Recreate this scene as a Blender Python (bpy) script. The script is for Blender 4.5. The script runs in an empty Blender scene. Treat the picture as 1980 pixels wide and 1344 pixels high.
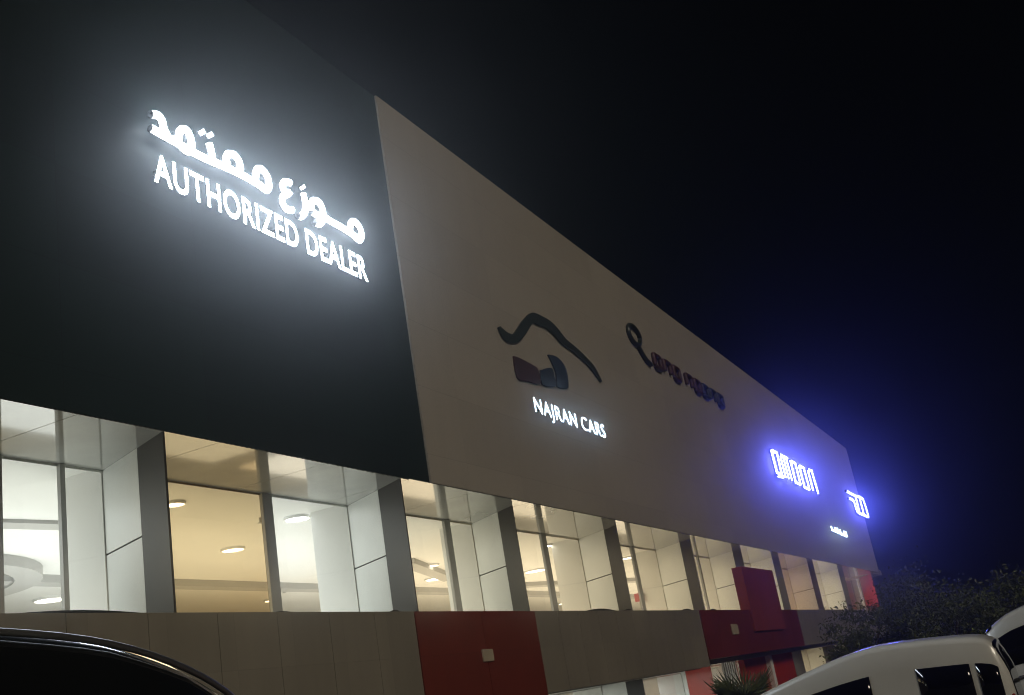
import bpy, bmesh, math, random
from mathutils import Vector, Matrix
random.seed(7)
sc = bpy.context.scene
col = sc.collection
EYE = 1.6          # the eye is 1.6 m over the asphalt; heights below are measured from the eye and lifted at the end

# ------------------------------------------------------------------ camera
cd = bpy.data.cameras.new('camera'); cam = bpy.data.objects.new('camera', cd); col.objects.link(cam)
sc.camera = cam
yaw, pitch, roll = math.radians(23.413), math.radians(17.911), math.radians(-9.885)
fwd = Vector((math.cos(pitch)*math.cos(yaw), math.cos(pitch)*math.sin(yaw), math.sin(pitch)))
r0 = fwd.cross(Vector((0, 0, 1))).normalized(); u0 = r0.cross(fwd)
rt = r0*math.cos(roll) + u0*math.sin(roll); up = -r0*math.sin(roll) + u0*math.cos(roll)
cam.matrix_world = Matrix.Translation((0, 0, EYE)) @ Matrix((rt, up, -fwd)).transposed().to_4x4()
cd.sensor_width = 36; cd.lens = 36*2100/1980
cd.clip_start = 0.05; cd.clip_end = 2000

# ------------------------------------------------------------------ night sky, weak street light, exposure
SUN_EL, SUN_ROT = math.radians(34), math.radians(205)
w = bpy.data.worlds.new('World'); sc.world = w; w.use_nodes = True
nt = w.node_tree; bg = nt.nodes['Background']
sky = nt.nodes.new('ShaderNodeTexSky'); sky.sky_type = 'NISHITA'; sky.sun_disc = False
sky.sun_elevation = SUN_EL; sky.sun_rotation = SUN_ROT
nt.links.new(sky.outputs['Color'], bg.inputs['Color']); bg.inputs['Strength'].default_value = 0.0003
sd = bpy.data.lights.new('sun', 'SUN'); sd.energy = 1.02; sd.angle = math.radians(14); sd.color = (1, .87, .68)
sun = bpy.data.objects.new('sun', sd); col.objects.link(sun)
sdir = Vector((math.sin(SUN_ROT)*math.cos(SUN_EL), math.cos(SUN_ROT)*math.cos(SUN_EL), math.sin(SUN_EL)))
sun.rotation_euler = sdir.to_track_quat('Z', 'Y').to_euler()
sc.view_settings.view_transform = 'Standard'; sc.view_settings.look = 'None'
sc.view_settings.exposure = 0; sc.view_settings.gamma = 1
sc.render.engine = 'CYCLES'
cy = sc.cycles
cy.max_bounces = 8; cy.diffuse_bounces = 4; cy.glossy_bounces = 4; cy.transparent_max_bounces = 24; cy.volume_bounces = 0
cy.sample_clamp_indirect = 3; cy.sample_clamp_direct = 12; cy.use_denoising = True
cy.filter_width = 1.0
cy.caustics_reflective = False; cy.caustics_refractive = False

# ------------------------------------------------------------------ materials
def mat(name, c, rough=.6, metal=0, spec=.5, ior=1.5, coat=0, noise=0, nscale=3, emit=None, estr=0, bump=0, bscale=40, tint2=None):
    m = bpy.data.materials.new(name); m.use_nodes = True
    t = m.node_tree; p = t.nodes['Principled BSDF']
    p.inputs['Base Color'].default_value = (*c, 1); p.inputs['Roughness'].default_value = rough
    p.inputs['Metallic'].default_value = metal; p.inputs['IOR'].default_value = ior
    p.inputs['Specular IOR Level'].default_value = spec; p.inputs['Coat Weight'].default_value = coat
    if emit:
        p.inputs['Emission Color'].default_value = (*emit, 1); p.inputs['Emission Strength'].default_value = estr
    if noise or bump:
        tc = t.nodes.new('ShaderNodeTexCoord')
    if noise:
        n = t.nodes.new('ShaderNodeTexNoise'); n.inputs['Scale'].default_value = nscale; n.inputs['Detail'].default_value = 6
        t.links.new(tc.outputs['Object'], n.inputs['Vector'])
        r = t.nodes.new('ShaderNodeValToRGB')
        r.color_ramp.elements[0].position = .3; r.color_ramp.elements[1].position = .7
        d = tint2 or tuple(v*(1-noise) for v in c)
        r.color_ramp.elements[0].color = (*d, 1); r.color_ramp.elements[1].color = (*[min(1, v*(1+noise*.6)) for v in c], 1)
        t.links.new(n.outputs['Fac'], r.inputs['Fac']); t.links.new(r.outputs['Color'], p.inputs['Base Color'])
    if bump:
        n2 = t.nodes.new('ShaderNodeTexNoise'); n2.inputs['Scale'].default_value = bscale; n2.inputs['Detail'].default_value = 5
        t.links.new(tc.outputs['Object'], n2.inputs['Vector'])
        b = t.nodes.new('ShaderNodeBump'); b.inputs['Strength'].default_value = bump; b.inputs['Distance'].default_value = .02
        t.links.new(n2.outputs['Fac'], b.inputs['Height']); t.links.new(b.outputs['Normal'], p.inputs['Normal'])
    return m

def cladding(name, c, rough, pw, ph, vary=.06, mortar=.75, gap=.006, noise=.08, nscale=.35, streak=.06):
    m = mat(name, c, rough); t = m.node_tree; p = t.nodes['Principled BSDF']
    tc = t.nodes.new('ShaderNodeTexCoord'); sp = t.nodes.new('ShaderNodeSeparateXYZ'); cb = t.nodes.new('ShaderNodeCombineXYZ')
    t.links.new(tc.outputs['Object'], sp.inputs[0]); t.links.new(sp.outputs['X'], cb.inputs['X']); t.links.new(sp.outputs['Z'], cb.inputs['Y'])
    b = t.nodes.new('ShaderNodeTexBrick'); b.offset = 0; b.inputs['Scale'].default_value = 1
    b.inputs['Brick Width'].default_value = pw; b.inputs['Row Height'].default_value = ph; b.inputs['Mortar Size'].default_value = gap; b.inputs['Mortar Smooth'].default_value = .3
    b.inputs['Color1'].default_value = (*[v*(1-vary) for v in c], 1); b.inputs['Color2'].default_value = (*[v*(1+vary) for v in c], 1)
    b.inputs['Mortar'].default_value = (*[v*mortar for v in c], 1)
    t.links.new(cb.outputs[0], b.inputs['Vector'])
    n = t.nodes.new('ShaderNodeTexNoise'); n.inputs['Scale'].default_value = nscale; n.inputs['Detail'].default_value = 8
    t.links.new(cb.outputs[0], n.inputs['Vector'])
    mp = t.nodes.new('ShaderNodeMapping'); mp.inputs['Scale'].default_value = (3.2, .12, 1)      # rain streaks
    t.links.new(cb.outputs[0], mp.inputs['Vector'])
    n2 = t.nodes.new('ShaderNodeTexNoise'); n2.inputs['Scale'].default_value = 1; n2.inputs['Detail'].default_value = 6
    t.links.new(mp.outputs[0], n2.inputs['Vector'])
    a = t.nodes.new('ShaderNodeMath'); a.operation = 'MULTIPLY_ADD'; a.inputs[1].default_value = noise*2; a.inputs[2].default_value = 1-noise-streak
    a2 = t.nodes.new('ShaderNodeMath'); a2.operation = 'MULTIPLY_ADD'; a2.inputs[1].default_value = streak*2
    t.links.new(n.outputs['Fac'], a.inputs[0]); t.links.new(n2.outputs['Fac'], a2.inputs[0]); t.links.new(a.outputs[0], a2.inputs[2])
    v = t.nodes.new('ShaderNodeVectorMath'); v.operation = 'SCALE'
    t.links.new(b.outputs['Color'], v.inputs[0]); t.links.new(a2.outputs[0], v.inputs['Scale']); t.links.new(v.outputs[0], p.inputs['Base Color'])
    p.inputs['Specular IOR Level'].default_value = .2 if c[0] < .01 else .45
    bn = t.nodes.new('ShaderNodeBump'); bn.inputs['Strength'].default_value = .08; bn.inputs['Distance'].default_value = .05
    t.links.new(n.outputs['Fac'], bn.inputs['Height']); t.links.new(bn.outputs['Normal'], p.inputs['Normal'])
    return m

def glass(name, tint, refl=1.45):
    m = bpy.data.materials.new(name); m.use_nodes = True
    t = m.node_tree; t.nodes.clear()
    o = t.nodes.new('ShaderNodeOutputMaterial'); mx = t.nodes.new('ShaderNodeMixShader')
    tr = t.nodes.new('ShaderNodeBsdfTransparent'); tr.inputs['Color'].default_value = (*tint, 1)
    g = t.nodes.new('ShaderNodeBsdfGlossy'); g.inputs['Roughness'].default_value = .02
    lw = t.nodes.new('ShaderNodeLayerWeight'); lw.inputs['Blend'].default_value = .5
    pw = t.nodes.new('ShaderNodeMath'); pw.operation = 'POWER'; pw.inputs[1].default_value = 5
    f = t.nodes.new('ShaderNodeMath'); f.operation = 'MULTIPLY_ADD'; f.inputs[1].default_value = .75; f.inputs[2].default_value = .05
    t.links.new(lw.outputs['Facing'], pw.inputs[0]); t.links.new(pw.outputs[0], f.inputs[0])
    t.links.new(f.outputs[0], mx.inputs['Fac']); t.links.new(tr.outputs['BSDF'], mx.inputs[1]); t.links.new(g.outputs['BSDF'], mx.inputs[2])
    t.links.new(mx.outputs['Shader'], o.inputs['Surface'])
    return m

M = dict(
    fascia=cladding('pale composite cladding', (.36, .33, .285), .5, 2.4, 1.3),
    dark=cladding('dark green black cladding', (.006, .015, .014), .5, 2.4, 1.3, vary=.25, mortar=.3, noise=.2, streak=.2),
    band=cladding('grey brown cladding', (.22, .20, .16), .5, 1.19, 3, vary=.1, mortar=.9, streak=.15, nscale=1.2),
    fin_dark=mat('dark grey cladding', (.045, .042, .037), .5, noise=.12, nscale=2),
    fin_light=mat('white cladding', (.72, .74, .72), .35, noise=.05, nscale=2),
    red=cladding('red cladding', (.15, .024, .014), .45, 2.3, 3, vary=.08, noise=.2, nscale=1.5, streak=.2),
    soffit=mat('gloss soffit panel', (.42, .43, .41), .06, spec=.8, ior=2.0, coat=.4, noise=.15, nscale=1.2),
    white=mat('white plaster', (.80, .80, .77), .7, noise=.03, nscale=1),
    groove=mat('grey plaster', (.42, .41, .38), .7),
    floor=mat('pale floor tile', (.62, .60, .55), .3, noise=.1, nscale=2),
    alu=mat('grey aluminium', (.42, .42, .40), .4, metal=.2),
    joint=mat('joint sealant', (.03, .03, .03), .8),
    roof=mat('roof membrane', (.12, .12, .12), .9, noise=.2),
    lamp=mat('lit lamp', (1, 1, 1), emit=(1, .95, .84), estr=9),
    lampcool=mat('lit cool lamp', (1, 1, 1), emit=(.93, .98, 1), estr=40),
    sign=mat('lit white acrylic', (.8, .8, .8), emit=(.78, .89, 1.0), estr=72),
    sign2=mat('lit white acrylic small', (.8, .8, .8), emit=(.60, .80, 1.0), estr=16),
    signblue=mat('lit blue white acrylic', (.8, .8, .8), emit=(.11, .13, 1.0), estr=85),
    letter_dark=mat('unlit green black acrylic', (.018, .026, .018), .4, noise=.2),
    letter_red=mat('unlit maroon acrylic', (.055, .018, .022), .4, noise=.2),
    letter_navy=mat('unlit navy acrylic', (.02, .03, .06), .4, noise=.2),
    board=mat('dark sign tray', (.29, .28, .275), .5, noise=.1),
    plate=mat('beige plate', (.42, .36, .26), .6, noise=.1),
    asphalt=mat('asphalt', (.05, .05, .048), .85, noise=.3, nscale=1.5, bump=.3, bscale=60),
    kerb=mat('concrete kerb', (.3, .29, .27), .8, noise=.2),
    leaf=mat('leaf', (.085, .11, .02), .55, noise=.45, nscale=2.2),
    bark=mat('bark', (.12, .085, .06), .9, noise=.35, nscale=5, bump=.5, bscale=14),
    palm=mat('palm leaf', (.10, .12, .05), .5, noise=.3, nscale=4),
    blackpaint=mat('black car paint', (.006, .007, .008), .12, coat=1, noise=.2, nscale=2),
    whitepaint=mat('white car paint', (.56, .56, .53), .3, coat=.6, noise=.05, nscale=2),
    carglass=mat('dark car glass', (.004, .004, .005), .04, ior=1.5),
    rubber=mat('tyre rubber', (.02, .02, .02), .85, noise=.2),
    chrome=mat('chrome', (.75, .75, .76), .12, metal=1),
    satin=mat('satin highlight metal', (.5, .5, .5), .42, metal=1),
    trim=mat('black plastic trim', (.02, .02, .02), .5),
    tail=mat('red lens', (.30, .012, .01), .15),
    red3=cladding('warm red cladding', (.25, .045, .02), .45, 2.3, 3, vary=.08, noise=.2, nscale=1.5, streak=.2),
    red2=mat('bright red panel', (.42, .035, .018), .4, noise=.15, nscale=2),
    alarm=mat('red enamel', (.45, .02, .015), .4),
    glass=glass('clear glazing', (.97, .98, .96)),
    bronze=glass('bronze glazing', (.70, .54, .32)),
    warm=glass('warm glazing', (.93, .86, .72)),
    rosy=glass('rose glazing', (.66, .50, .38)),
)

# ------------------------------------------------------------------ helpers
def empty(name, loc=(0, 0, 0)):
    o = bpy.data.objects.new(name, None); o.location = loc; col.objects.link(o); return o
def tag(o, label=None, cat=None, group=None, kind=None):
    if label: o['label'] = label
    if cat: o['category'] = cat
    if group: o['group'] = group
    if kind: o['kind'] = kind
    return o
class MB:
    def __init__(s): s.v = []; s.f = []
    def add(s, vs, fs):
        b = len(s.v); s.v += [tuple(v) for v in vs]; s.f += [tuple(b+i for i in f) for f in fs]; return s
    def box(s, x0, x1, y0, y1, z0, z1):
        return s.prism([(x0, y0), (x1, y0), (x1, y1), (x0, y1)], z0, z1)
    def prism(s, poly, z0, z1):              # plan polygon (counter-clockwise) raised from z0 to z1
        n = len(poly)
        vs = [(x, y, z0) for x, y in poly] + [(x, y, z1) for x, y in poly]
        fs = [tuple(range(n))[::-1], tuple(range(n, 2*n))] + [(i, (i+1) % n, n+(i+1) % n, n+i) for i in range(n)]
        return s.add(vs, fs)
    def plate(s, poly, y0, y1):              # elevation polygon (x, z), from y0 (front) to y1
        n = len(poly)
        vs = [(x, y0, z) for x, z in poly] + [(x, y1, z) for x, z in poly]
        fs = [tuple(range(n)), tuple(range(n, 2*n))[::-1]] + [((i+1) % n, i, n+i, n+(i+1) % n) for i in range(n)]
        return s.add(vs, fs)
    def tube(s, pts, rad, seg=8, caps=True, squash=None):
        pts = [Vector(p) for p in pts]; n = len(pts)
        rs = rad if hasattr(rad, '__len__') else [rad]*n
        b = len(s.v); prev = None
        for i, p in enumerate(pts):
            t = (pts[min(i+1, n-1)] - pts[max(i-1, 0)])
            if t.length < 1e-9: t = Vector((0, 0, 1))
            t.normalize()
            a = squash if squash else (Vector((0, 0, 1)) if abs(t.z) < .9 else Vector((1, 0, 0)))
            a = Vector(a); q = t.cross(a)
            if q.length < 1e-6: q = t.cross(Vector((0, 1, 0)))
            q.normalize(); e = q.cross(t).normalized()
            for k in range(seg):
                an = 2*math.pi*k/seg
                s.v.append(tuple(p + (q*math.cos(an) + e*math.sin(an))*rs[i]))
        for i in range(n-1):
            for k in range(seg):
                k2 = (k+1) % seg
                s.f.append((b+i*seg+k, b+i*seg+k2, b+(i+1)*seg+k2, b+(i+1)*seg+k))
        if caps:
            s.f.append(tuple(b+k for k in range(seg))[::-1]); s.f.append(tuple(b+(n-1)*seg+k for k in range(seg)))
        return s
    def build(s, name, m, parent=None, smooth=False, fix=True, bevel=0, back=None):
        me = bpy.data.meshes.new(name); me.from_pydata(s.v, [], s.f)
        if fix:
            bm = bmesh.new(); bm.from_mesh(me)
            if back: bmesh.ops.remove_doubles(bm, verts=bm.verts, dist=1e-4)
            bmesh.ops.recalc_face_normals(bm, faces=bm.faces); bm.to_mesh(me); bm.free()
        me.materials.append(m)
        if back:                              # channel letters: lit face, opaque returns and back
            me.materials.append(back)
            for p in me.polygons:
                if p.normal.y > -.12: p.material_index = 1
        if smooth:
            for p in me.polygons: p.use_smooth = True
        o = bpy.data.objects.new(name, me); col.objects.link(o)
        if parent: o.parent = parent
        if bevel:
            b = o.modifiers.new('bevel', 'BEVEL'); b.width = bevel; b.segments = 2; b.limit_method = 'ANGLE'
        return o
def smooth_path(pts, k=4):
    P = [Vector(p) for p in pts]; out = []
    for i in range(len(P)-1):
        a, b, c, d = P[max(i-1, 0)], P[i], P[i+1], P[min(i+2, len(P)-1)]
        for j in range(k):
            t = j/k
            out.append(.5*((2*b) + (c-a)*t + (2*a-5*b+4*c-d)*t*t + (3*b-a-3*c+d)*t**3))
    out.append(P[-1]); return out

def smooth_path2(pts, k=4): return [(p.x, p.y) for p in smooth_path([(a, b, 0) for a, b in pts], k)]

# ------------------------------------------------------------------ ground
g = MB(); xs = [-60, -20, -8, -4, 0, 3, 4, 5, 6, 7, 8, 12, 20, 40, 80, 160, 400]; ys = [-200, -60, -20, -6, 0, 3, 6, 8.2, 40, 120, 400]
def gz(x, y): 
    t = min(1, max(0, (x-3)/5)); return -1.6 - .45*t*t*(3-2*t)
g.add([(x, y, gz(x, y)) for y in ys for x in xs], [(j*len(xs)+i, j*len(xs)+i+1, (j+1)*len(xs)+i+1, (j+1)*len(xs)+i) for j in range(len(ys)-1) for i in range(len(xs)-1)])
tag(g.build('ground', M['asphalt']), kind='structure')
pv = MB().box(8.5, 80, 8.0, 9.2, -2.3, -1.93)
tag(pv.build('pavement', M['kerb'], bevel=.02), kind='structure')

# ------------------------------------------------------------------ the showroom building
B = empty('showroom_building', (35, 9.3, -2.05))
tag(B, 'long car showroom with pale fascia, lit upper windows between splayed fins and red panels', 'building')
BL = Vector((35, 9.3, -2.05))
def part(mb, name, m, parent=None, **k):
    # children of the building carry coordinates relative to its base
    mb.v = [tuple(Vector(v)-BL) for v in mb.v]
    return mb.build(name, m, parent or B, **k)
ZS, ZT, ZB, ZL = 3.92, 11.86, 1.67, 0.08     # soffit, parapet, band top, band bottom
YG = 11.0
# upper fascias
part(MB().box(16.72, 71.6, 9.22, 9.75, ZS, ZT), 'pale_fascia', M['fascia'])
part(MB().box(-8, 16.717, 9.26, 9.78, ZS, ZT-.01), 'dark_fascia', M['dark'])
part(MB().box(-8, 70.75, 9.785, 26.4, ZT-.9, ZT-.5), 'roof', M['roof'])
part(MB().box(-8, 76, 26.1, 26.4, -2.05, ZT-.92), 'rear_wall', M['band'])
part(MB().box(70.4, 70.74, 9.76, 26.09, ZS+.02, ZT-.2), 'end_wall', M['fascia'])
part(MB().box(75.6, 75.95, 11.2, 26.09, -2.05, ZS+.3), 'side_wall', M['band'])
part(MB().box(-8, -7.7, 9.79, 26.09, -2.05, ZT-.2), 'left_wall', M['band'])
# soffit under the upper fascias, gloss panels with open joints
so = MB(); x = -8.0
while x < 70:
    x1 = min(x+2.4, 70.7)
    so.box(x+.006, x1-.006, (9.275 if x1 < 16.7 else 9.235), YG+.1, ZS-.014, ZS-.002); x = x1
part(so, 'soffit', M['soffit'])
part(MB().box(70.72, 75.6, 9.6, YG+.1, ZS, ZS+.3), 'end_canopy', M['fascia'])
# floor slab, lower band
part(MB().box(-7.6, 75.5, 9.56, YG-.06, 1.15, 1.5), 'ledge', M['band'])
part(MB().box(-7.6, 75.5, 9.56, 26.05, .12, .5), 'upper_floor', M['floor'])
part(MB().box(-7.6, 75.5, YG+.09, 26.05, ZS+.04, ZS+.3), 'hall_ceiling', M['white'])
part(MB().box(-7.6, 75.5, 25.8, 26.08, .52, ZS+.05), 'hall_wall', M['white'])
part(MB().box(-7.6, 75.5, 17.75, 18.15, ZS-.12, ZS+.05), 'ceiling_beam', M['groove'])
part(MB().box(-7.6, 75.5, 22.2, 22.5, ZS-.12, ZS+.05), 'ceiling_beam', M['groove'])
part(MB().box(-7.6, 75.5, 9.56, 20, -2.6, -2.02), 'ground_floor', M['floor'])
part(MB().box(-7.6, 75.5, 19, 19.3, -2.0, .1), 'shop_wall', M['white'])
part(MB().box(-7.6, 75.5, YG+.15, 19, .055, .11), 'shop_ceiling', M['white'])
for a, b, z in ((20.3, 31.55, .06), (45.35, 72, .245)): part(MB().box(a, b, 9.57, YG+.14, z, z+.05), 'lower_soffit', M['soffit'])
bd = MB(); back = MB()
def panels(x0, x1, z0, z1, step, y0, y1, mb):
    n = max(1, round((x1-x0)/step)); s = (x1-x0)/n
    for i in range(n): mb.box(x0+i*s+.006, x0+(i+1)*s-.006, y0, y1, z0, z1)
for a, b, z in ((-8, 15.62, -2.05), (20.25, 31.6, ZL), (45.0, 72, .27)):
    bd = MB(); panels(a, b, z, ZB, 1.19, 9.28, 9.5, bd); part(bd, 'lower_band', M['band'], bevel=.004)
part(MB().box(-8, 15.62, 9.5, 9.55, -2.05, ZB-.02).box(15.62, 31.6, 9.5, 9.55, ZL+.01, ZB-.02).box(31.6, 72, 9.5, 9.55, .285, ZB-.02), 'band_backing', M['joint'])
rd = MB(); panels(15.62, 20.25, -2.05, ZB-.002, 2.3, 9.27, 9.5, rd); part(rd, 'red_cladding', M['red'])
rd = MB(); panels(31.6, 45.0, .27, ZB-.002, 1.7, 9.26, 9.5, rd); part(rd, 'red_cladding', M['red'])
# small plates on the red cladding
part(MB().box(17.72, 18.12, 9.235, 9.268, .78, .99), 'wall_plate', M['plate'], bevel=.006)
part(MB().box(34.6, 35.35, 9.225, 9.258, .90, 1.22), 'wall_plate', M['plate'], bevel=.006)
# sealant lumps and cables lying on the ledge
lump = MB()
for (x0, x1, h) in ((7.9, 9.75, .035), (15.0, 15.35, .03), (23.2, 25.0, .05), (25.6, 26.2, .045), (30.2, 31.2, .045), (33.0, 33.8, .04), (12.0, 12.6, .015)):
    pts = [(x0+(x1-x0)*i/8, 9.36, ZB+h*(.35+.65*math.sin(math.pi*(i+.3)/8.6)) - .02) for i in range(9)]
    lump = MB(); lump.tube(pts, [.012+.02*math.sin(math.pi*(i+.5)/9) for i in range(9)], 6)
    part(lump, 'ledge_cable', M['trim'])

# splayed fins, glazing and columns, bay by bay
fins = [(3.9, 9.285, .78), (10.15, 9.285, .72), (15.75, 9.285, .98), (20.62, 9.55, .95), (26.75, 9.55, .98), (33.15, 9.55, 1.05), (39.35, 9.55, 1.05), (45.4, 9.55, 1.15), (52.5, 9.55, 1.3), (60.4, 9.55, 1.6)]
def fin(xf, yf, dx, z0, z1, thick=.34, outer=None, frac=None):
    if frac is None: frac = .40 if xf < 16 else max(.2, .38-(xf-20)*.005 - .03)
    xb, yb = xf+dx, YG+.044
    xt, yt = xf+(xb-xf)*frac, yf+(yb-yf)*frac
    o = part(MB().prism([(xf, yf), (xf+.05, yf+.01), (xt+thick, yt), (xt, yt)], z0, z1), 'fin', outer or M['fin_dark'])
    zj = z0+(z1-z0)*.52
    f = MB().prism([(xt, yt+.004), (xt+thick, yt+.004), (xb+thick, yb), (xb, yb)], z0, zj-.012)
    f.prism([(xt, yt+.004), (xt+thick, yt+.004), (xb+thick, yb), (xb, yb)], zj+.012, z1)
    part(f, 'fin_panel', M['fin_light'], o)
    part(MB().prism([(xt+.02, yt+.02), (xt+thick-.02, yt+.02), (xb+thick-.02, yb-.02), (xb+.02, yb-.02)], z0+.01, z1-.01), 'joint_filler', M['joint'], o)
    return xb
def bay(xl, xr, z0, z1, mulls, panes, col_w=.55, col_d=.76, head=.03):
    # panes: one material per pane between mullions
    edges = [xl] + [m for a in mulls for m in (a[0], a[1])] + [xr]
    first = None
    for i, gm in enumerate(panes):
        a, b = edges[2*i], edges[2*i+1]
        w_ = part(MB().add([(a, YG+.03, z0), (b, YG+.03, z0), (b, YG+.03, z1), (a, YG+.03, z1)], [(0, 1, 2, 3)]), 'window', gm, fix=False)
        if first is None: first = w_
    for a, b in mulls:
        part(MB().box(a, b, YG-.02, YG+.048, z0, z1), 'mullion', M['alu'], first, bevel=.006)
    part(MB().box(xl, xr, YG+.032, YG+.045, z1-head, z1), 'head_frame', M['white'], first)
    if col_w:
        part(MB().box(xr-.02, xr+col_w, YG+.05, YG+col_d+.1, z0-.6, z1+.2), 'column', M['white'])
ups = []
bx = [fin(a, b, c, 1.5, ZS-.016) for a, b, c in fins]
fin(70.7, 9.6, 3.4, 1.5, ZS-.016, outer=M['red2'], frac=.78)  # end pier: the brighter red helps it look lit
W, BR, WM, RS = M['glass'], M['bronze'], M['warm'], M['rosy']
bay(-7.6, bx[0], 1.5, ZS-.017, [(-2, -1.85), (1.2, 1.35)], [W, W, W])
bay(bx[0]+.34, bx[1], 1.5, ZS-.017, [(9.05, 9.2), (10.09, 10.17)], [BR, W, W])
bay(bx[1]+.34, bx[2], 1.5, ZS-.017, [(14.2, 14.45)], [BR, W])
bay(bx[2]+.34, bx[3], 1.5, ZS-.017, [(20.22, 20.46)], [WM, WM])
bay(bx[3]+.34, bx[4], 1.5, ZS-.017, [(25.14, 25.43)], [WM, WM])
bay(bx[4]+.34, bx[5], 1.5, ZS-.017, [(31.72, 32.0)], [WM, WM])
bay(bx[5]+.34, bx[6], 1.5, ZS-.017, [(38.0, 38.25), (38.7, 38.85)], [WM, WM, WM])
bay(bx[6]+.34, bx[7], 1.5, ZS-.017, [(43.9, 44.2)], [WM, WM])
bay(bx[7]+.34, bx[8], 1.5, ZS-.017, [(49.6, 49.9), (51.6, 52.0)], [WM, WM, RS], col_w=.9)
bay(bx[8]+.34, bx[9], 1.5, ZS-.017, [(57.2, 57.5), (59.5, 59.9)], [WM, WM, WM], col_w=.7)
bay(bx[9]+.34, 73.9, 1.5, ZS-.017, [(64.5, 65), (68, 68.5)], [WM, RS, RS], col_w=0)
# ground floor, the same rhythm
lo = [(20.62, 9.56, .95), (26.5, 9.56, .95), (32.5, 9.56, 1.75), (45.4, 9.56, 1.1), (52.5, 9.56, 1.2), (60.4, 9.56, 1.4)]
lx = [fin(a, b, c, -2.02, .055 if a < 30 else .24, outer=(M['red2'] if 30 < a < 36 else None), frac=(.85 if 30 < a < 36 else .4)) for a, b, c in lo]
bay(lx[0]+.34, lx[1], -2.0, .05, [(23.6, 23.8)], [W, W])
bay(lx[1]+.34, lx[2], -2.0, .05, [(29.6, 29.9)], [W, W])
bay(lx[2]+.34, lx[3], -2.0, .235, [(37, 37.2), (40.5, 40.7)], [W, W, W])
bay(lx[3]+.34, lx[4], -2.0, .235, [(49.5, 49.7)], [WM, WM])
bay(lx[4]+.34, lx[5], -2.0, .235, [(57, 57.2)], [WM, WM])
bay(lx[5]+.34, 73.9, -2.0, .235, [(66, 66.2)], [WM, WM], col_w=0)
part(MB().box(15.7, 20.62, 9.56, 11, -2.02, .1), 'shop_return', M['white'])
# red entrance portal standing proud of the band
part(MB().box(37.35, 41.95, 9.18, 9.254, .95, 3.12).box(37.35, 37.43, 9.2541, 9.53, 1.68, 3.12).box(41.87, 41.95, 9.2541, 9.53, 1.68, 3.12), 'entrance_sign_box', M['red3'])
for k in range(7):
    part(MB().box(36.15+k*.26, 36.15+k*.26+.12, 10.2, 10.26, -2.0, .27), 'blind_slat', M['white'])
part(MB().box(37.7, 40.7, 9.9, 10.1, -2.0, .26), 'red_screen', M['red2'])
part(MB().box(41.2, 45.2, 9.9, 10.1, -2.0, .26), 'red_screen', M['red2'])
part(MB().box(40.75, 41.15, 9.75, 10.15, -2.0, .26), 'white_post', M['white'])
part(MB().box(31.6, 45.3, 9.56, YG-.1, .275, .3), 'entrance_soffit', M['white'])
# curved cove and straight trough on the hall ceiling behind the first bay
def ring(cx, cy, r0, r1, z0, z1, n=48):
    m = MB()
    for i in range(n):
        a0, a1 = 2*math.pi*i/n, 2*math.pi*(i+1)/n
        m.prism([(cx+r0*math.cos(a0), cy+r0*math.sin(a0)), (cx+r1*math.cos(a0), cy+r1*math.sin(a0)), (cx+r1*math.cos(a1), cy+r1*math.sin(a1)), (cx+r0*math.cos(a1), cy+r0*math.sin(a1))], z0, z1)
    return m
part(ring(13.2, 18.9, 2.2, 2.7, ZS-.16, ZS+.055), 'ceiling_cove', M['groove'], fix=False)
part(MB().prism([(10.6, 14.2), (14.0, 13.6), (14.1, 14.0), (10.7, 14.6)], ZS-.02, ZS+.055), 'ceiling_trough', M['groove'])

part(MB().prism([(24.6, 14.4), (29.5, 15.9), (29.4, 16.3), (24.5, 14.8)], ZS-.10, ZS+.045), 'ceiling_trough', M['groove'])
part(MB().prism([(33.0, 17.0), (43.0, 14.6), (43.1, 15.0), (33.1, 17.4)], ZS-.10, ZS+.045), 'ceiling_trough', M['groove'])
for sx, sy in ((16.05, 12.5), (24.6, 18.6), (13.0, 13.6), (27.6, 14.0), (38.5, 15.0)):
    part(MB().tube([(sx, sy, ZS+.05), (sx, sy, ZS-.05)], [.03, .02], 6).tube([(sx, sy, ZS-.05), (sx, sy, ZS-.06)], .06, 8), 'sprinkler_head', M['alu'])
# ------------------------------------------------------------------ ceiling lights inside
def disc(cx, cy, r, z0, z1, n=20):
    return MB().prism([(cx+r*math.cos(2*math.pi*i/n), cy+r*math.sin(2*math.pi*i/n)) for i in range(n)], z0, z1)
def ceiling_light(cx, cy, r, m, label, ringed=False):
    t = empty('ceiling_light', (cx, cy, ZS+.05)); tag(t, label, 'ceiling light', 'ceiling lights inside the showroom')
    z = ZS+.055
    if ringed: rg = ring(0, 0, r*.68, r, -.05, 0); d = rg.build('light_ring', m, t, fix=False)
    else: disc(0, 0, r, -.045, 0).build('diffuser', m, t)
    ring(0, 0, r*1.01, r*1.14, -.06, 0).build('bezel', M['white'], t, fix=False)
L = M['lamp']; LC = M['lampcool']
ceiling_light(13.5, 12.2, .16, L, 'ring shaped ceiling light seen high in the amber tinted pane', True)
ceiling_light(17.95, 14.75, .22, L, 'bright oval ceiling light low in the middle of the amber tinted pane')
ceiling_light(25.85, 20.0, .2, L, 'small ceiling light at the bottom right corner of the amber tinted pane')
ceiling_light(16.75, 12.2, .22, LC, 'glaring cool white ceiling light in the clear pane right of the amber one')
ceiling_light(14.1, 16.7, .28, L, 'oval ceiling light inside the curved cove of the leftmost window')
ceiling_light(18.15, 20.2, .33, L, 'oval ceiling light at the bottom of the leftmost window')
ceiling_light(26.4, 14.95, .2, L, 'round glowing ceiling light in the first window under the pale fascia')
ceiling_light(29.2, 16.4, .33, L, 'thin slanted ceiling light low in the first window under the pale fascia')
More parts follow.
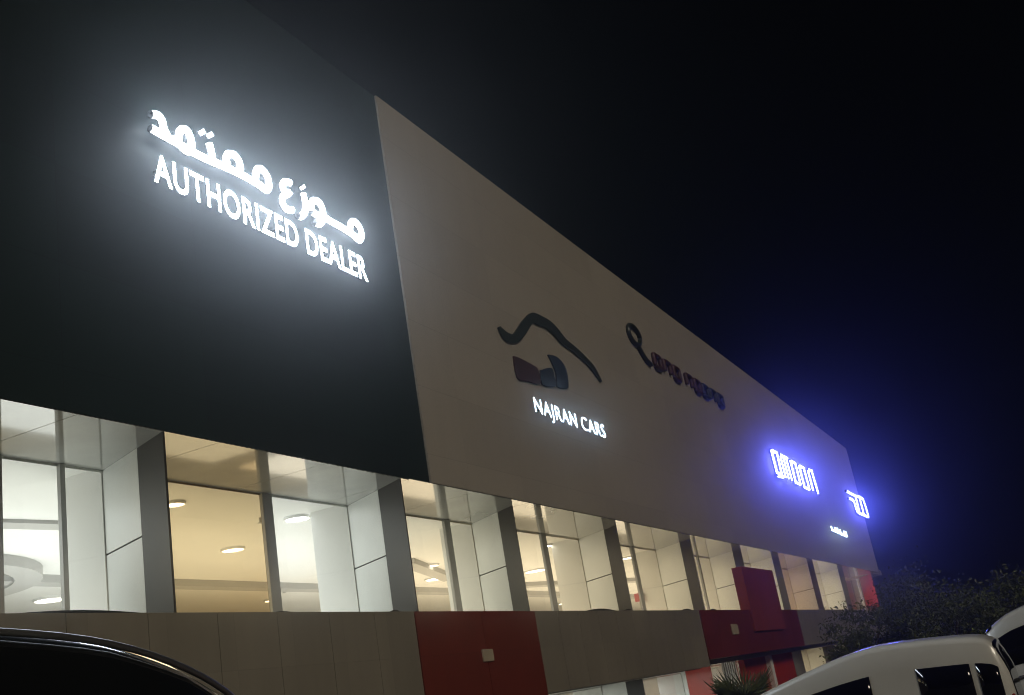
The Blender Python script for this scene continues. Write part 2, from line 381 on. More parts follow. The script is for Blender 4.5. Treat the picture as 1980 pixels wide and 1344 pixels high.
ceiling_light(32.7, 14.7, .33, L, 'thin ceiling light left of the mullion in the second window under the pale fascia')
ceiling_light(27.75, 12.0, .17, LC, 'glaring round ceiling light just right of the mullion in the second pale fascia window')
ceiling_light(47.0, 19.8, .4, L, 'small ceiling light low beside the column in the second pale fascia window')
ceiling_light(34.8, 12.25, .22, L, 'ceiling light beside the mullion of the window with the red alarm box')
ceiling_light(54.7, 11.6, .22, LC, 'glaring ceiling light in the far window just right of the red portal')
t = empty('alarm_bell', (34.17, 11.86, 2.55)); tag(t, 'small red alarm box on a thin conduit on the white column', 'alarm box')
MB().box(-.16, -.0, -.14, .14, -.13, .13).build('alarm_housing', M['alarm'], t, bevel=.02)
MB().tube([(-.03, 0, .13), (-.03, 0, 1.3)], .018, 6).build('conduit', M['groove'], t)

def area(name, loc, sx, sy, e, c, down=True):
    l = bpy.data.lights.new(name, 'AREA'); l.shape = 'RECTANGLE'; l.size = sx; l.size_y = sy; l.energy = e; l.color = c
    o = bpy.data.objects.new(name, l); o.location = loc; col.objects.link(o)
    if not down: o.rotation_euler = (math.pi, 0, 0)
    return o
COOL, WARM = (.95, 1, .98), (1, .89, .70)
area('entrance_lamp', (38.4, 9.60, .20), 13, .08, 420, (1, .9, .72)).rotation_euler = (math.radians(38), 0, 0); area('soffit_lamp', (69.6, 10.3, ZS-.05), .5, .5, 60, (1, .9, .75))
for x0, x1, c, e in ((-6, 22, COOL, .96), (23, 74, WARM, 1.05)):
    L_ = x1-x0; xm = (x0+x1)/2
    area('hall_lamp', (xm, 15, ZS-.25), L_, 5, 36*L_*e, c)
    area('hall_ceiling_fill', (xm, 15.5, .62), L_, 6, 26*L_*e, c, False)  # unseen upward fill, added to brighten the hall ceiling
for x0, x1, c in ((20.8, 38, COOL), (38, 73, WARM)): area('shop_lamp', ((x0+x1)/2, 13.8, -.02), x1-x0, 3, 32*(x1-x0), c)

# ------------------------------------------------------------------ signs
ARABIC = {
    'dal': [(10.144, 8.38), (10.263, 8.415), (10.342, 8.367), (10.367, 8.256), (10.44, 8.147)],
    'dal_base': [(10.113, 8.149), (10.277, 8.14), (10.454, 8.136), (10.62, 8.134)],
    'mim': [(10.65, 8.134), (10.672, 8.291), (10.744, 8.397), (10.84, 8.427), (10.911, 8.32), (10.91, 8.195), (10.837, 8.095), (10.738, 8.093), (10.65, 8.134)],
    'base': [(10.5, 8.144), (10.803, 8.12), (11.054, 8.117), (11.315, 8.131), (11.585, 8.156), (11.932, 8.172), (12.217, 8.167), (12.455, 8.163)],
    'ta': [(11.307, 8.413), (11.339, 8.286), (11.35, 8.15)],
    'dot1': [(11.141, 8.564), (11.188, 8.516)],
    'dot2': [(11.318, 8.593), (11.361, 8.539)],
    'ain': [(11.687, 8.21), (11.664, 8.304), (11.736, 8.417), (11.856, 8.456), (11.954, 8.396), (11.981, 8.275), (11.942, 8.194)],
    'mim2': [(12.327, 8.173), (12.359, 8.345), (12.448, 8.456), (12.571, 8.451), (12.651, 8.352), (12.653, 8.211), (12.582, 8.136), (12.434, 8.147), (12.327, 8.173)],
    'ain2': [(13.244, 8.511), (13.119, 8.483), (13.029, 8.387), (13.048, 8.284), (13.191, 8.31), (13.035, 8.202), (12.964, 8.074), (13.039, 7.979), (13.223, 8.012)],
    'zdot': [(13.554, 8.576), (13.59, 8.538)],
    'zay': [(13.581, 8.441), (13.601, 8.265), (13.564, 8.097), (13.463, 7.991), (13.369, 7.964)],
    'waw': [(13.768, 8.183), (13.781, 8.33), (13.898, 8.436), (14.039, 8.423), (14.101, 8.287), (14.049, 8.197), (13.893, 8.171), (13.768, 8.183)],
    'wawt': [(14.101, 8.287), (14.063, 8.13), (13.966, 8.025), (13.82, 7.997)],
    'base2': [(14.077, 8.207), (14.312, 8.187), (14.583, 8.183), (14.811, 8.166), (15.09, 8.14)],
    'mim3': [(14.872, 8.186), (14.935, 8.357), (15.048, 8.441), (15.185, 8.406), (15.253, 8.269), (15.183, 8.125), (15.039, 8.123), (14.872, 8.186)],
}
LATIN_MARK = [
    [(46.773, 8.445), (47.829, 8.457), (47.781, 7.48), (46.811, 7.454), (46.773, 8.445)],
    [(46.679, 7.328), (48.028, 7.4)],
    [(48.482, 8.417), (48.531, 7.397)],
    [(49.101, 8.425), (49.152, 7.398)],
    [(49.698, 8.432), (49.832, 7.392)],
    [(48.394, 8.445), (49.963, 8.465)],
    [(50.589, 8.434), (51.634, 8.447), (51.651, 7.42), (50.565, 7.417), (50.589, 8.434)],
    [(52.448, 8.428), (53.568, 8.447), (53.683, 7.376), (52.494, 7.383), (52.448, 8.428)],
    [(54.568, 8.434), (54.623, 7.4)],
    [(55.624, 8.541), (55.856, 7.358)],
    [(54.629, 8.484), (55.661, 8.537)],
]
ARABIC_MARK = [
    [(65.786, 8.478), (67.393, 8.468), (69.601, 8.49), (71.998, 8.546), (72.379, 7.445)],
    [(65.923, 8.051), (67.658, 8.053), (67.878, 7.453), (69.941, 7.405), (72.347, 7.427)],
    [(68.957, 8.484), (68.755, 7.471)],
    [(70.588, 8.5), (70.509, 7.449)],
]
SMALL_MARK = [
    [(57.184, 5.64), (58.54, 5.616), (60.032, 5.609), (61.452, 5.543)],
    [(57.269, 5.82), (57.358, 5.63)],
    [(58.349, 5.826), (58.417, 5.564)],
    [(58.989, 5.845), (59.123, 5.541)],
    [(59.757, 5.805), (59.901, 5.52)],
    [(60.983, 5.815), (61.073, 5.521)],
    [(61.579, 5.806), (61.581, 5.504)],
]
SWOOSH = ([(20.65, 7.815), (20.79, 7.641), (21.092, 7.578), (21.596, 7.689), (22.079, 7.981), (22.48, 8.288), (22.743, 8.449), (23.022, 8.456), (23.512, 8.494), (23.935, 8.416), (24.377, 8.275), (25.018, 8.215), (25.646, 8.108), (26.167, 7.97), (26.7, 7.704)], [(20.744, 7.865), (21.051, 7.8), (21.313, 7.812), (21.415, 7.841), (21.684, 8.027), (22.108, 8.343), (22.735, 8.7), (23.371, 8.763), (23.897, 8.753), (24.327, 8.627), (24.717, 8.465), (25.312, 8.385), (25.921, 8.25), (26.437, 8.087), (26.82, 7.75)])
RED_BLOCK = [(21.218, 7.267), (21.484, 7.287), (22.297, 7.263), (22.487, 7.207), (22.471, 6.854), (21.773, 6.785), (21.223, 6.759)]
BLUE_BLOCK = [(23.288, 7.754), (23.818, 7.809), (24.239, 7.686), (24.331, 7.461), (24.259, 7.145), (24.088, 7.033), (23.503, 6.982), (23.584, 7.273), (23.504, 7.513)]
BLUE_FOOT = [(22.648, 7.23), (23.326, 7.417), (23.414, 7.2), (23.378, 6.959), (22.582, 6.862)]
G1 = ([(30.776, 9.994), (30.89, 10.144), (31.071, 10.21), (31.34, 10.17), (31.43, 10.006), (31.702, 9.775), (31.813, 9.524), (31.608, 9.306)], [(30.327, 9.911), (30.574, 10.159), (31.313, 10.413), (31.813, 10.367), (31.93, 10.184), (32.211, 9.948), (32.331, 9.658), (32.092, 9.388)])
G2 = ([(30.301, 9.526), (30.669, 9.327), (31.078, 9.012)], [(30.995, 9.803), (31.386, 9.597), (31.816, 9.272)])
M1 = ([(32.054, 9.642), (32.575, 9.49), (33.231, 9.483)], [(32.978, 10.033), (33.446, 9.897), (33.994, 9.904)])
M2 = ([(32.75, 9.237), (33.722, 9.46), (34.366, 9.554), (34.568, 9.304)], [(32.887, 9.565), (34.054, 9.836), (35.327, 9.981), (35.717, 9.663)])
M3 = ([(35.521, 9.713), (36.207, 9.739), (36.431, 9.542)], [(36.165, 10.067), (37.075, 10.09), (37.418, 9.849)])
M4 = ([(37.065, 9.709), (37.757, 9.816), (38.552, 9.899)], [(37.337, 9.954), (38.103, 10.075), (38.965, 10.17)])
N1 = ([(35.547, 9.077), (36.757, 9.191), (38.34, 9.338), (40.26, 9.504)], [(36.1, 9.462), (37.349, 9.589), (38.995, 9.755), (40.99, 9.944)])
N2 = ([(39.585, 9.994), (40.141, 9.804)], [(40.503, 10.304), (41.082, 10.113)])
def text_mesh(body, name, m, parent, x0, x1, z0, z1, y, depth, offset, origin):
    cu = bpy.data.curves.new(name, 'FONT'); cu.body = body; cu.extrude = depth/2; cu.offset = offset; cu.resolution_u = 5; cu.space_character = 1.07
    o = bpy.data.objects.new(name, cu); col.objects.link(o)
    bpy.context.view_layer.update()
    dg = bpy.context.evaluated_depsgraph_get()
    me = bpy.data.meshes.new_from_object(o.evaluated_get(dg))
    bpy.data.objects.remove(o)
    vx = [v.co.x for v in me.vertices]; vy = [v.co.y for v in me.vertices]
    a, b, c, d = min(vx), max(vx), min(vy), max(vy)
    # split into letters by connectivity
    par = list(range(len(me.vertices)))
    def find(i):
        while par[i] != i: par[i] = par[par[i]]; i = par[i]
        return i
    key = {}
    for v in me.vertices:
        k = (round(v.co.x, 4), round(v.co.y, 4), round(v.co.z, 4))
        if k in key: par[find(v.index)] = find(key[k])
        else: key[k] = v.index
    for e in me.edges: par[find(e.vertices[0])] = find(e.vertices[1])
    groups = {}
    for p in me.polygons: groups.setdefault(find(p.vertices[0]), []).append(p)
    co = [(x0+(v.co.x-a)/(b-a)*(x1-x0), y-v.co.z, z0+(v.co.y-c)/(d-c)*(z1-z0)) for v in me.vertices]
    for k, ps in groups.items():
        mb = MB(); idx = {}
        for p in ps:
            f = []
            for i in p.vertices:
                if i not in idx: idx[i] = len(mb.v); mb.v.append(tuple(Vector(co[i])-Vector(origin)))
                f.append(idx[i])
            mb.f.append(tuple(f))
        mb.build('letter', m, parent, fix=True, back=M['trim'])
def strokes(paths, y, r, name, m, parent, origin, k=4, each=False):
    mb = MB()
    for pts in paths:
        q = smooth_path([(a, y, b) for a, b in pts], k) if len(pts) > 2 else [Vector((a, y, b)) for a, b in pts]
        if len(pts) == 2:
            d = (q[1]-q[0])
            q = [q[0], q[0]+d*.5, q[1]]
        mb.tube([p-Vector(origin) for p in q], r, 8, squash=(0, 1, 0))
    return mb.build(name, m, parent, smooth=True, back=M['trim'])

o0 = Vector((12.7, 9.26, 7.3)); S1 = empty('illuminated_sign', o0)
tag(S1, 'brilliant white AUTHORIZED DEALER lettering under an Arabic line on the dark fascia', 'lit sign')
text_mesh('AUTHORIZED DEALER', 'letter', M['sign'], S1, 10.12, 15.28, 7.335, 7.80, 9.11, .015, .018, o0)
# the letters climb a little from left to right as on the facade
AK = ARABIC
def word(keys, nm='arabic_word'): strokes([AK[k] for k in keys], 9.11, .06, nm, M['sign'], S1, o0)
word(['dal', 'dal_base', 'mim', 'base', 'ta', 'dot1', 'dot2', 'ain', 'mim2'])
word(['ain2'], 'arabic_letter'); word(['zay', 'zdot'], 'arabic_letter')
word(['waw', 'wawt', 'base2', 'mim3'])
rl = MB()
for x in (10.3, 11.6, 12.9, 14.2, 15.1):
    rl = MB(); rl.box(x-.02-o0.x, x+.02-o0.x, 9.14-o0.y, 9.262-o0.y, 7.55-o0.z, 7.58-o0.z).box(x-.02-o0.x, x+.02-o0.x, 9.14-o0.y, 9.262-o0.y, 7.581-o0.z, 7.61-o0.z)
    rl.build('mounting_stud', M['trim'], S1)

o0 = Vector((23.5, 9.22, 5.8)); S2 = empty('illuminated_sign', o0)
tag(S2, 'small lit white capital letters on the pale fascia just below the mountain emblem', 'lit sign')
text_mesh('NAJRAN CARS', 'letter', M['sign2'], S2, 21.70, 26.0, 5.91, 6.37, 9.10, .012, -.012, o0)
for x in (22, 23.4, 24.7, 25.8): MB().box(x-.015-o0.x, x+.015-o0.x, 9.108-o0.y, 9.222-o0.y, 6.1-o0.z, 6.13-o0.z).build('mounting_stud', M['trim'], S2)

def ribbon(rb, y0, y1, origin, mb):
    l, r = [[Vector((a, 0, b)) for a, b in s] for s in rb]
    l = smooth_path(l, 4); r = smooth_path(r, 4); n = len(l); o = Vector(origin); b = len(mb.v)
    for y in (y0, y1):
        mb.v += [tuple(Vector((p.x, y, p.z))-o) for p in l] + [tuple(Vector((p.x, y, p.z))-o) for p in r]
    for i in range(n-1):
        mb.f += [(b+i, b+i+1, b+n+i+1, b+n+i), (b+2*n+i, b+3*n+i, b+3*n+i+1, b+2*n+i+1), (b+i, b+2*n+i, b+2*n+i+1, b+i+1), (b+n+i, b+n+i+1, b+3*n+i+1, b+3*n+i)]
    mb.f += [(b, b+n, b+3*n, b+2*n), (b+n-1, b+3*n-1, b+4*n-1, b+2*n-1)]
o0 = Vector((23.2, 9.22, 7.0)); S3 = empty('unlit_emblem', o0)
tag(S3, 'unlit dark mountain ridge emblem with maroon and navy blocks above the lit name', 'emblem')
mb = MB(); ribbon(SWOOSH, 9.17, 9.215, o0, mb); mb.build('mountain_ridge', M['letter_dark'], S3)
for pts, nm, mk, dy in ((RED_BLOCK, 'maroon_block', 'letter_red', .0), (BLUE_BLOCK, 'navy_arc', 'letter_navy', .004), (BLUE_FOOT, 'navy_block', 'letter_navy', .008)):
    q = smooth_path([(a, 0, b) for a, b in pts+[pts[0]]], 3)[:-1]
    MB().plate([(p.x-o0.x, p.z-o0.z) for p in q], 9.18-dy-o0.y, 9.215-dy/2-o0.y).build(nm, M[mk], S3)
o0 = Vector((35, 9.22, 9.3)); S4 = empty('unlit_sign', o0)
tag(S4, 'unlit dark sign of overlapping green, maroon and navy marks near the parapet', 'unlit sign')
mb = MB()
rg_ = [(30.62+.58*math.cos(a)*.9, 9.98+.30*math.sin(a)) for a in [2*math.pi*k/14 for k in range(15)]]
mb.tube([Vector((a, 9.18, b))-o0 for a, b in rg_], .085, 8, squash=(0, 1, 0)); mb.build('round_badge', M['letter_dark'], S4, smooth=True)
mb = MB(); mb.tube([Vector((a, 9.18, b))-o0 for a, b in smooth_path2([(30.75, 9.70), (31.0, 9.5), (31.35, 9.32), (31.75, 9.25)])], .085, 8, squash=(0, 1, 0)); mb.build('badge_tail', M['letter_dark'], S4, smooth=True)
def row_mark(x, w_, z, h, mk, closed):
    pts = [(x, z), (x, z+h), (x+w_, z+h), (x+w_, z)] + ([(x, z)] if closed else [])
    q = []
    for a, b in zip(pts, pts[1:]): q += [(a[0]+(b[0]-a[0])*t, a[1]+(b[1]-a[1])*t) for t in (.12, .5, .88)]
    q = smooth_path2(q + ([q[0]] if closed else []), 3)
    MB().tube([Vector((a, 9.18, b))-o0 for a, b in q], .09, 8, squash=(0, 1, 0)).build('row_mark', M[mk], S4, smooth=True)
for k, (x, mk, cl) in enumerate(((32.2, 'letter_red', 1), (33.2, 'letter_red', 0), (34.2, 'letter_red', 1), (35.6, 'letter_red', 0), (36.6, 'letter_red', 1), (37.6, 'letter_navy', 1), (38.6, 'letter_navy', 0), (39.6, 'letter_navy', 1))):
    row_mark(x, .62, 9.28, .42, mk, cl)
o0 = Vector((50, 9.22, 7.8)); S5 = empty('illuminated_sign', o0)
tag(S5, 'blue white lit angular Latin letters toward the far end of the fascia', 'lit sign')
LM = LATIN_MARK
for grp in ((0, 1), (2, 3, 4, 5), (6,), (7,), (8, 9, 10)):
    mb = MB()
    for gi in grp:
        pts = [Vector((a, 9.10, b))-o0 for a, b in LM[gi]]
        mb.tube(pts, .082 if gi not in (2, 3, 4) else .065, 6, squash=(0, 1, 0))
    mb.build('letter', M['signblue'], S5, back=M['trim'])
o0 = Vector((68, 9.22, 7.9)); S6 = empty('illuminated_sign', o0)
tag(S6, 'blue white lit angular Arabic lettering at the far end of the fascia', 'lit sign')
strokes(ARABIC_MARK, 9.10, .085, 'arabic_word', M['signblue'], S6, o0, k=2)
o0 = Vector((58.5, 9.22, 5.6)); S7 = empty('illuminated_sign', o0)
tag(S7, 'tiny lit Arabic word low on the far fascia beneath the blue white signs', 'lit sign')
strokes(SMALL_MARK, 9.10, .045, 'arabic_word', M['sign2'], S7, o0, k=2)

# ------------------------------------------------------------------ vehicles
def car(name, label, stations, paint, side_windows, screens, wheels, loc, rot, wtop=.84, extras=None):
    """stations: (x, zbottom, zbelt, ztop, half width at belt, half width at top), nose at high x"""
    t = empty(name, loc); t.rotation_euler = (0, 0, rot); tag(t, label, 'car')
    K = 4; st = []
    V = [tuple(s) for s in stations]
    for i in range(len(V)-1):
        a, b, c, d = V[max(i-1, 0)], V[i], V[i+1], V[min(i+2, len(V)-1)]
        for j in range(K):
            u = j/K
            cr = [.5*(2*b[k]+(c[k]-a[k])*u+(2*a[k]-5*b[k]+4*c[k]-d[k])*u*u+(3*b[k]-a[k]-3*c[k]+d[k])*u**3) for k in range(6)]
            cr[0] = b[0]+(c[0]-b[0])*u
            st.append(cr)
    st.append(list(V[-1]))
    rows = []
    for x, zb, zl, zt, wb, wt in st:
        r_ = min(.07, max(.01, (zt-zl)*.4))
        p3 = (wb*.985, zl); p6 = (wt, zt-r_)
        lerp = lambda u: (p3[0]+(p6[0]-p3[0])*u, p3[1]+(p6[1]-p3[1])*u)
        half = [(wb*.86, zb), (wb*.97, zb+.06), (wb*1.0, zb+(zl-zb)*.35), (wb*1.005, zb+(zl-zb)*.7), p3, lerp(.10), lerp(.5), lerp(wtop), p6, (wt-.02, zt-r_*.55), (wt-.06, zt-r_*.2), (wt*.82, zt), (wt*.4, zt+.012), (0, zt+.016)]
        full = [(x, -y, z) for y, z in half] + [(x, y, z) for y, z in half[-2::-1]]
        rows.append(full)
    n = len(rows[0]); H = 13
    body = MB(); sidew = {}; scr = {}
    vs = [v for r in rows for v in r]
    for i in range(len(rows)-1):
        xm = (rows[i][0][0]+rows[i+1][0][0])/2
        for j in range(n-1):
            f = (i*n+j, (i+1)*n+j, (i+1)*n+j+1, i*n+j+1)
            jj = j if j < H else n-2-j
            dest = None
            if jj in (5, 6):
                for wi, (a, b) in enumerate(side_windows):
                    if a < xm < b: dest = ('s', wi, j < H)
            if jj >= 9 and dest is None:
                for wi, (a, b) in enumerate(screens):
                    if a < xm < b: dest = ('w', wi, True)
            if dest: sidew.setdefault(dest, []).append(f)
            else: body.f.append(f)
    body.f.append(tuple(range(n))); body.f.append(tuple((len(rows)-1)*n+k for k in range(n)))
    body.v = vs
    bo = body.build('body', paint, t, smooth=True)
    bm = bmesh.new(); bm.from_mesh(bo.data)
    bmesh.ops.delete(bm, geom=[v for v in bm.verts if not v.link_faces], context='VERTS')
    for e in bm.edges:
        if len(e.link_faces) == 2 and e.calc_face_angle(0) > .75: e.smooth = False
    bm.to_mesh(bo.data); bm.free()
    for (kd, wi, lf), fs in sidew.items():
        used = sorted({i for f in fs for i in f}); mp = {u: k for k, u in enumerate(used)}
        m = MB(); m.v = [vs[u] for u in used]; m.f = [tuple(mp[i] for i in f) for f in fs]
        wo = m.build('side_window' if kd == 's' else 'windscreen', M['carglass'], t, smooth=True)
        so_ = wo.modifiers.new('thickness', 'SOLIDIFY'); so_.thickness = .02; so_.offset = -.2
    for (x, yw, r) in wheels:
        for s in (-1, 1):
            arch = MB().tube([(x, s*(yw-.16), r), (x, s*(yw+.02), r)], r+.05, 24)
            arch.build('wheel_arch', M['trim'], t)
            wt_ = MB().tube([(x, s*(yw-.14), r), (x, s*(yw+.0), r), (x, s*(yw+.035), r)], [r, r, r*.94], 24)
            wo = wt_.build('wheel', M['rubber'], t)
            rm = MB().tube([(x, s*(yw+.03), r), (x, s*(yw+.045), r)], r*.64, 20)
            for k in range(5):
                a = 2*math.pi*k/5
                rm.tube([(x+.06*math.cos(a), s*(yw+.05), r+.06*math.sin(a)), (x+r*.6*math.cos(a), s*(yw+.055), r+r*.6*math.sin(a))], .03, 6)
            rm.build('rim', M['chrome'], wo)
    if extras: extras(t)
    return t

# dark car close to the camera, its tail toward +X; only the rear roof corner reaches into the frame
def dark_extras(t):
    for s in (-1, 1):
        MB().tube(smooth_path([(q[0], s*(q[5]-.012), q[3]-.028) for q in DK[5:15]]), .008, 8).build('roof_highlight_strip', M['satin'], t, smooth=True)  # added strip imitating the reflected highlight along the roof edge
        MB().box(2.30, 2.36, s*.78-.1, s*.78+.1, .95, 1.35).build('tail_light', M['tail'], t, bevel=.02)
        MB().tube([(.75, s*.97, 1.08), (.75, s*1.12, 1.12)], [.05, .1], 8).build('door_mirror', M['blackpaint'], t)
DK = [(-2.35, .55, .80, .86, .70, .60), (-2.25, .42, .95, 1.02, .85, .75), (-1.9, .36, 1.05, 1.10, .93, .86), (-1.25, .34, 1.10, 1.16, .95, .90), (-.95, .34, 1.12, 1.24, .96, .86),
      (-.45, .34, 1.13, 1.62, .96, .76), (-.15, .34, 1.13, 1.83, .96, .73), (.2, .34, 1.13, 1.905, .96, .74), (.7, .34, 1.13, 1.925, .96, .74), (1.2, .34, 1.13, 1.905, .96, .73), (1.5, .34, 1.13, 1.875, .96, .72), (1.75, .35, 1.13, 1.815, .95, .70), (1.95, .36, 1.12, 1.735, .94, .67), (2.08, .38, 1.10, 1.63, .93, .65), (2.2, .42, 1.05, 1.38, .92, .66), (2.28, .48, .98, 1.12, .90, .70), (2.34, .60, .82, .92, .86, .70)]
car('dark_suv', 'black glossy car with a curved roof edge close in the bottom left corner', DK, M['blackpaint'], [(-.5, .35), (.45, 1.15), (1.22, 1.9)], [(-.98, -.18), (2.0, 2.22)], [(-1.45, .93, .38), (1.45, .93, .38)], (.29, 2.53, -1.585), 0, extras=dark_extras)

# white van, side on, nose toward the showroom
def van_extras(t):
    for s in (-1, 1):
        MB().box(-1.50, -1.43, s*.74-.08, s*.74+.08, .75, 1.25).build('tail_light', M['tail'], t, bevel=.02)
        MB().tube([(1.75, s*.9, 1.15), (1.75, s*1.08, 1.2)], [.05, .11], 8).build('door_mirror', M['trim'], t)
        for xq in (.0, 1.5):
            MB().tube([(xq, s*.905, .45), (xq, s*.928, .8), (xq, s*.908, 1.12)], .006, 5).build('door_seam', M['trim'], t)
        MB().box(-.2, .0, s*.925-.012, s*.925+.012, 1.02, 1.06).build('door_handle', M['trim'], t, bevel=.005)
VN = [(-1.53, .50, .82, .92, .80, .66), (-1.5, .40, 1.0, 1.50, .86, .74), (-1.41, .34, 1.10, 1.78, .89, .74), (-1.26, .32, 1.12, 1.86, .91, .75), (-1.01, .32, 1.12, 1.895, .92, .76), (-0.588, .32, 1.12, 1.925, .92, .77), (-0.168, .32, 1.12, 1.935, .92, .77), (.15, .32, 1.12, 1.893, .92, .77), (.5, .32, 1.12, 1.815, .92, .76), (.85, .32, 1.11, 1.725, .92, .75), (1.2, .32, 1.10, 1.625, .92, .74), (1.55, .32, 1.08, 1.50, .92, .74), (1.95, .32, 1.06, 1.31, .92, .76), (2.3, .32, 1.02, 1.12, .91, .80), (2.8, .33, .96, 1.03, .90, .82), (3.15, .38, .82, .90, .84, .74), (3.28, .48, .66, .72, .72, .60)]
car('white_van', 'pale cream van with two dark side windows in the bottom right corner', VN, M['whitepaint'], [(-1.40, -1.18), (-1.12, -.56), (-.12, 1.6)], [(1.3, 2.25), (-1.52, -1.40)], [(-.85, .9, .34), (2.25, .9, .34)], (13.75, 2.15, -2.0), math.pi/2, wtop=.70, extras=van_extras)
def van2_extras(t):
    for s in (-1, 1):
        MB().box(-2.0, -1.9, s*.74-.08, s*.74+.08, .85, 1.35).build('tail_light', M['tail'], t, bevel=.02)
        MB().tube([(1.75, s*.9, 1.3), (1.75, s*1.08, 1.35)], [.05, .11], 8).build('door_mirror', M['trim'], t)
        MB().box(-1.2, 1.6, s*.93-.012, s*.93+.012, 1.12, 1.15).build('side_trim', M['chrome'], t)
V2 = [(-2.05, .55, .85, .95, .80, .66), (-2.0, .40, 1.2, 1.7, .86, .74), (-1.85, .34, 1.25, 2.15, .89, .75), (-1.5, .32, 1.25, 2.25, .91, .76), (-.7, .32, 1.25, 2.28, .92, .77), (.1, .32, 1.25, 2.26, .92, .77), (.7, .32, 1.25, 2.21, .92, .76), (1.2, .32, 1.24, 2.08, .92, .75), (1.55, .32, 1.2, 1.88, .92, .73), (1.85, .32, 1.15, 1.55, .92, .73), (2.15, .34, 1.08, 1.22, .90, .76), (2.3, .4, .9, 1.0, .84, .74), (2.36, .5, .72, .8, .76, .66)]
car('white_minibus', 'bluish white minibus with tall side windows half cut off at the right edge', V2, M['whitepaint'], [(-1.75, -.95), (-.85, .0), (.1, .85), (.95, 1.6)], [(1.5, 2.12), (-2.02, -1.83)], [(-1.2, .9, .34), (1.5, .9, .34)], (20.2, -.42, -2.03), math.pi/2, wtop=.76, extras=van2_extras)

# ------------------------------------------------------------------ plants
def leaf_tree(name, label, base, height, rad, nclump, nleaf, lsize, group=None, zsq=.8, lean=(0, 0)):
    t = empty(name, base); tag(t, label, 'tree', group)
    rnd = random.Random(int(base[0]*10))
    tk = MB(); th = height*.42
    tk.tube([(0, 0, -.05), (lean[0]*.3, lean[1]*.3, th*.5), (lean[0], lean[1], th)], [.13, .10, .08], 9)
    cr = MB(); cz = height - rad*zsq
    for c in range(nclump):
        a = rnd.uniform(0, 6.283); e = rnd.uniform(-.7, 1); q = rad*rnd.uniform(.45, 1.0)
        cc = Vector((math.cos(a)*q*math.sqrt(1-min(.95, e*e)), math.sin(a)*q*math.sqrt(1-min(.95, e*e)), cz+e*q*zsq))
        if c % 3 == 0: tk.tube(smooth_path([(lean[0], lean[1], th*.9), (cc.x*.5, cc.y*.5, (th+cc.z)*.5), tuple(cc)], 3), [.06, .055, .05, .04, .03, .02, .012], 6)
        rr = rad*rnd.uniform(.18, .36)
        for k in range(nleaf):
            d = Vector((rnd.gauss(0, 1), rnd.gauss(0, 1), rnd.gauss(0, .8))) * rr*.6
            p = cc+d; n_ = Vector((rnd.uniform(-1, 1), rnd.uniform(-1, 1), rnd.uniform(-.3, 1))).normalized()
            u = n_.orthogonal().normalized(); u.rotate(Matrix.Rotation(rnd.uniform(0, 6.28), 3, n_)); v = n_.cross(u)
            s = lsize*rnd.uniform(.6, 1.3)
            cr.add([p-u*s, p+v*s*.42+n_*s*.12, p+u*s, p-v*s*.42+n_*s*.12], [(0, 1, 2, 3)])
    tk.build('trunk', M['bark'], t, smooth=True); cr.build('crown', M['leaf'], t, fix=False)
    return t
G_ = 'trees along the car park'
leaf_tree('broadleaf_tree', 'bushy dark tree covering the far ground floor windows of the showroom', (36.5, 5.55, -2.05), 3.0, 1.5, 26, 240, .065, G_, .75)
leaf_tree('broadleaf_tree', 'thin loose tree in front of the far red fin at the end of the showroom', (44.5, 4.6, -2.05), 4.2, 1.8, 24, 240, .075, G_, .8)
leaf_tree('broadleaf_tree', 'dark rounded tree behind the roof of the pale cream van', (37, 3.2, -2.05), 3.25, 1.9, 34, 250, .07, G_, .75)
leaf_tree('broadleaf_tree', 'tallest dark tree rising left of the minibus at the right edge', (40, 1.2, -2.05), 3.45, 2.1, 34, 250, .075, G_, .8)
leaf_tree('broadleaf_tree', 'dim tree cut by the right edge of the picture above the minibus', (44, -1.4, -2.05), 3.8, 2.3, 36, 250, .08, G_, .8)

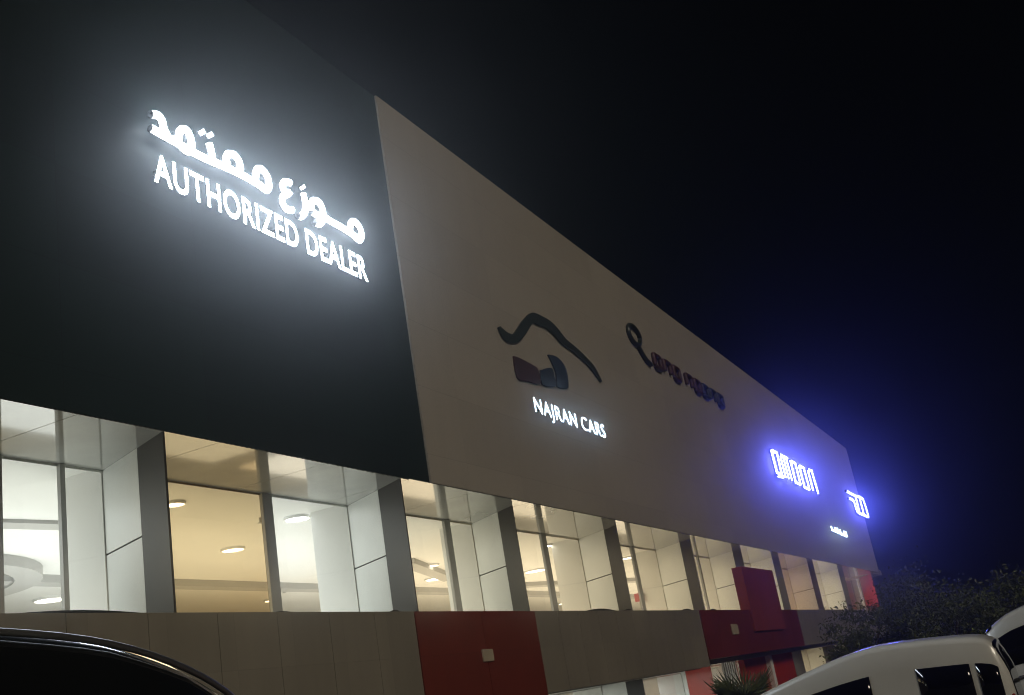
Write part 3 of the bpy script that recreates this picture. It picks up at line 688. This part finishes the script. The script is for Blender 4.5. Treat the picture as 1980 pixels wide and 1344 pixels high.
def fan_palm(base, label):
    t = empty('fan_palm', base); tag(t, label, 'palm')
    rnd = random.Random(5)
    MB().tube([(0, 0, -.05), (.02, 0, .5), (.0, .02, 1.05)], [.17, .15, .12], 12).build('trunk', M['bark'], t, smooth=True)
    for k in range(24):
        az = k*2.399; el = math.radians(rnd.uniform(5, 80)); ln = rnd.uniform(.5, .75)
        d = Vector((math.cos(az)*math.cos(el), math.sin(az)*math.cos(el), math.sin(el)))
        s0 = Vector((0, 0, 1.0)); e0 = s0+d*ln
        m = MB().tube([s0, s0+d*ln*.5, e0], [.016, .012, .009], 5)
        side = d.cross(Vector((0, 0, 1))).normalized(); nn = side.cross(d)
        for q in range(15):
            a = math.radians(-78+156*q/14); L_ = (.62-.12*abs(q-7)/7)*rnd.uniform(.9, 1.05)
            ld = (d*math.cos(a)+side*math.sin(a)).normalized()
            p1 = e0+ld*L_*.5+nn*.02; p2 = e0+ld*L_-Vector((0, 0, .06*rnd.random()))
            wv = ld.cross(nn).normalized()*.018
            m.add([e0-wv*.3, e0+wv*.3, p1+wv, p2, p1-wv], [(0, 1, 2, 3, 4)])
        m.build('frond', M['palm'], t, fix=False)
fan_palm((22.4, 6.0, -2.15), 'small fan palm with spiky fronds in front of the red entrance')

# ------------------------------------------------------------------ added haze that imitates lens glow around the lit signs
hz = MB().box(-15, 85, -12, 27.5, -3.2, 16)
ho = hz.build('glow_haze', M['white']); tag(ho, kind='stuff')
hm = bpy.data.materials.new('night haze'); hm.use_nodes = True
t = hm.node_tree; t.nodes.clear()
o = t.nodes.new('ShaderNodeOutputMaterial'); pv_ = t.nodes.new('ShaderNodeVolumePrincipled')
pv_.inputs['Color'].default_value = (.9, .93, 1, 1); pv_.inputs['Density'].default_value = .0075; pv_.inputs['Anisotropy'].default_value = .97
t.links.new(pv_.outputs['Volume'], o.inputs['Volume'])
ho.data.materials.clear(); ho.data.materials.append(hm)

# lift the whole place so that the asphalt by the camera is at zero
for ob in list(col.objects):
    if ob.parent is None and ob is not cam and ob.type != 'CAMERA': ob.location.z += EYE
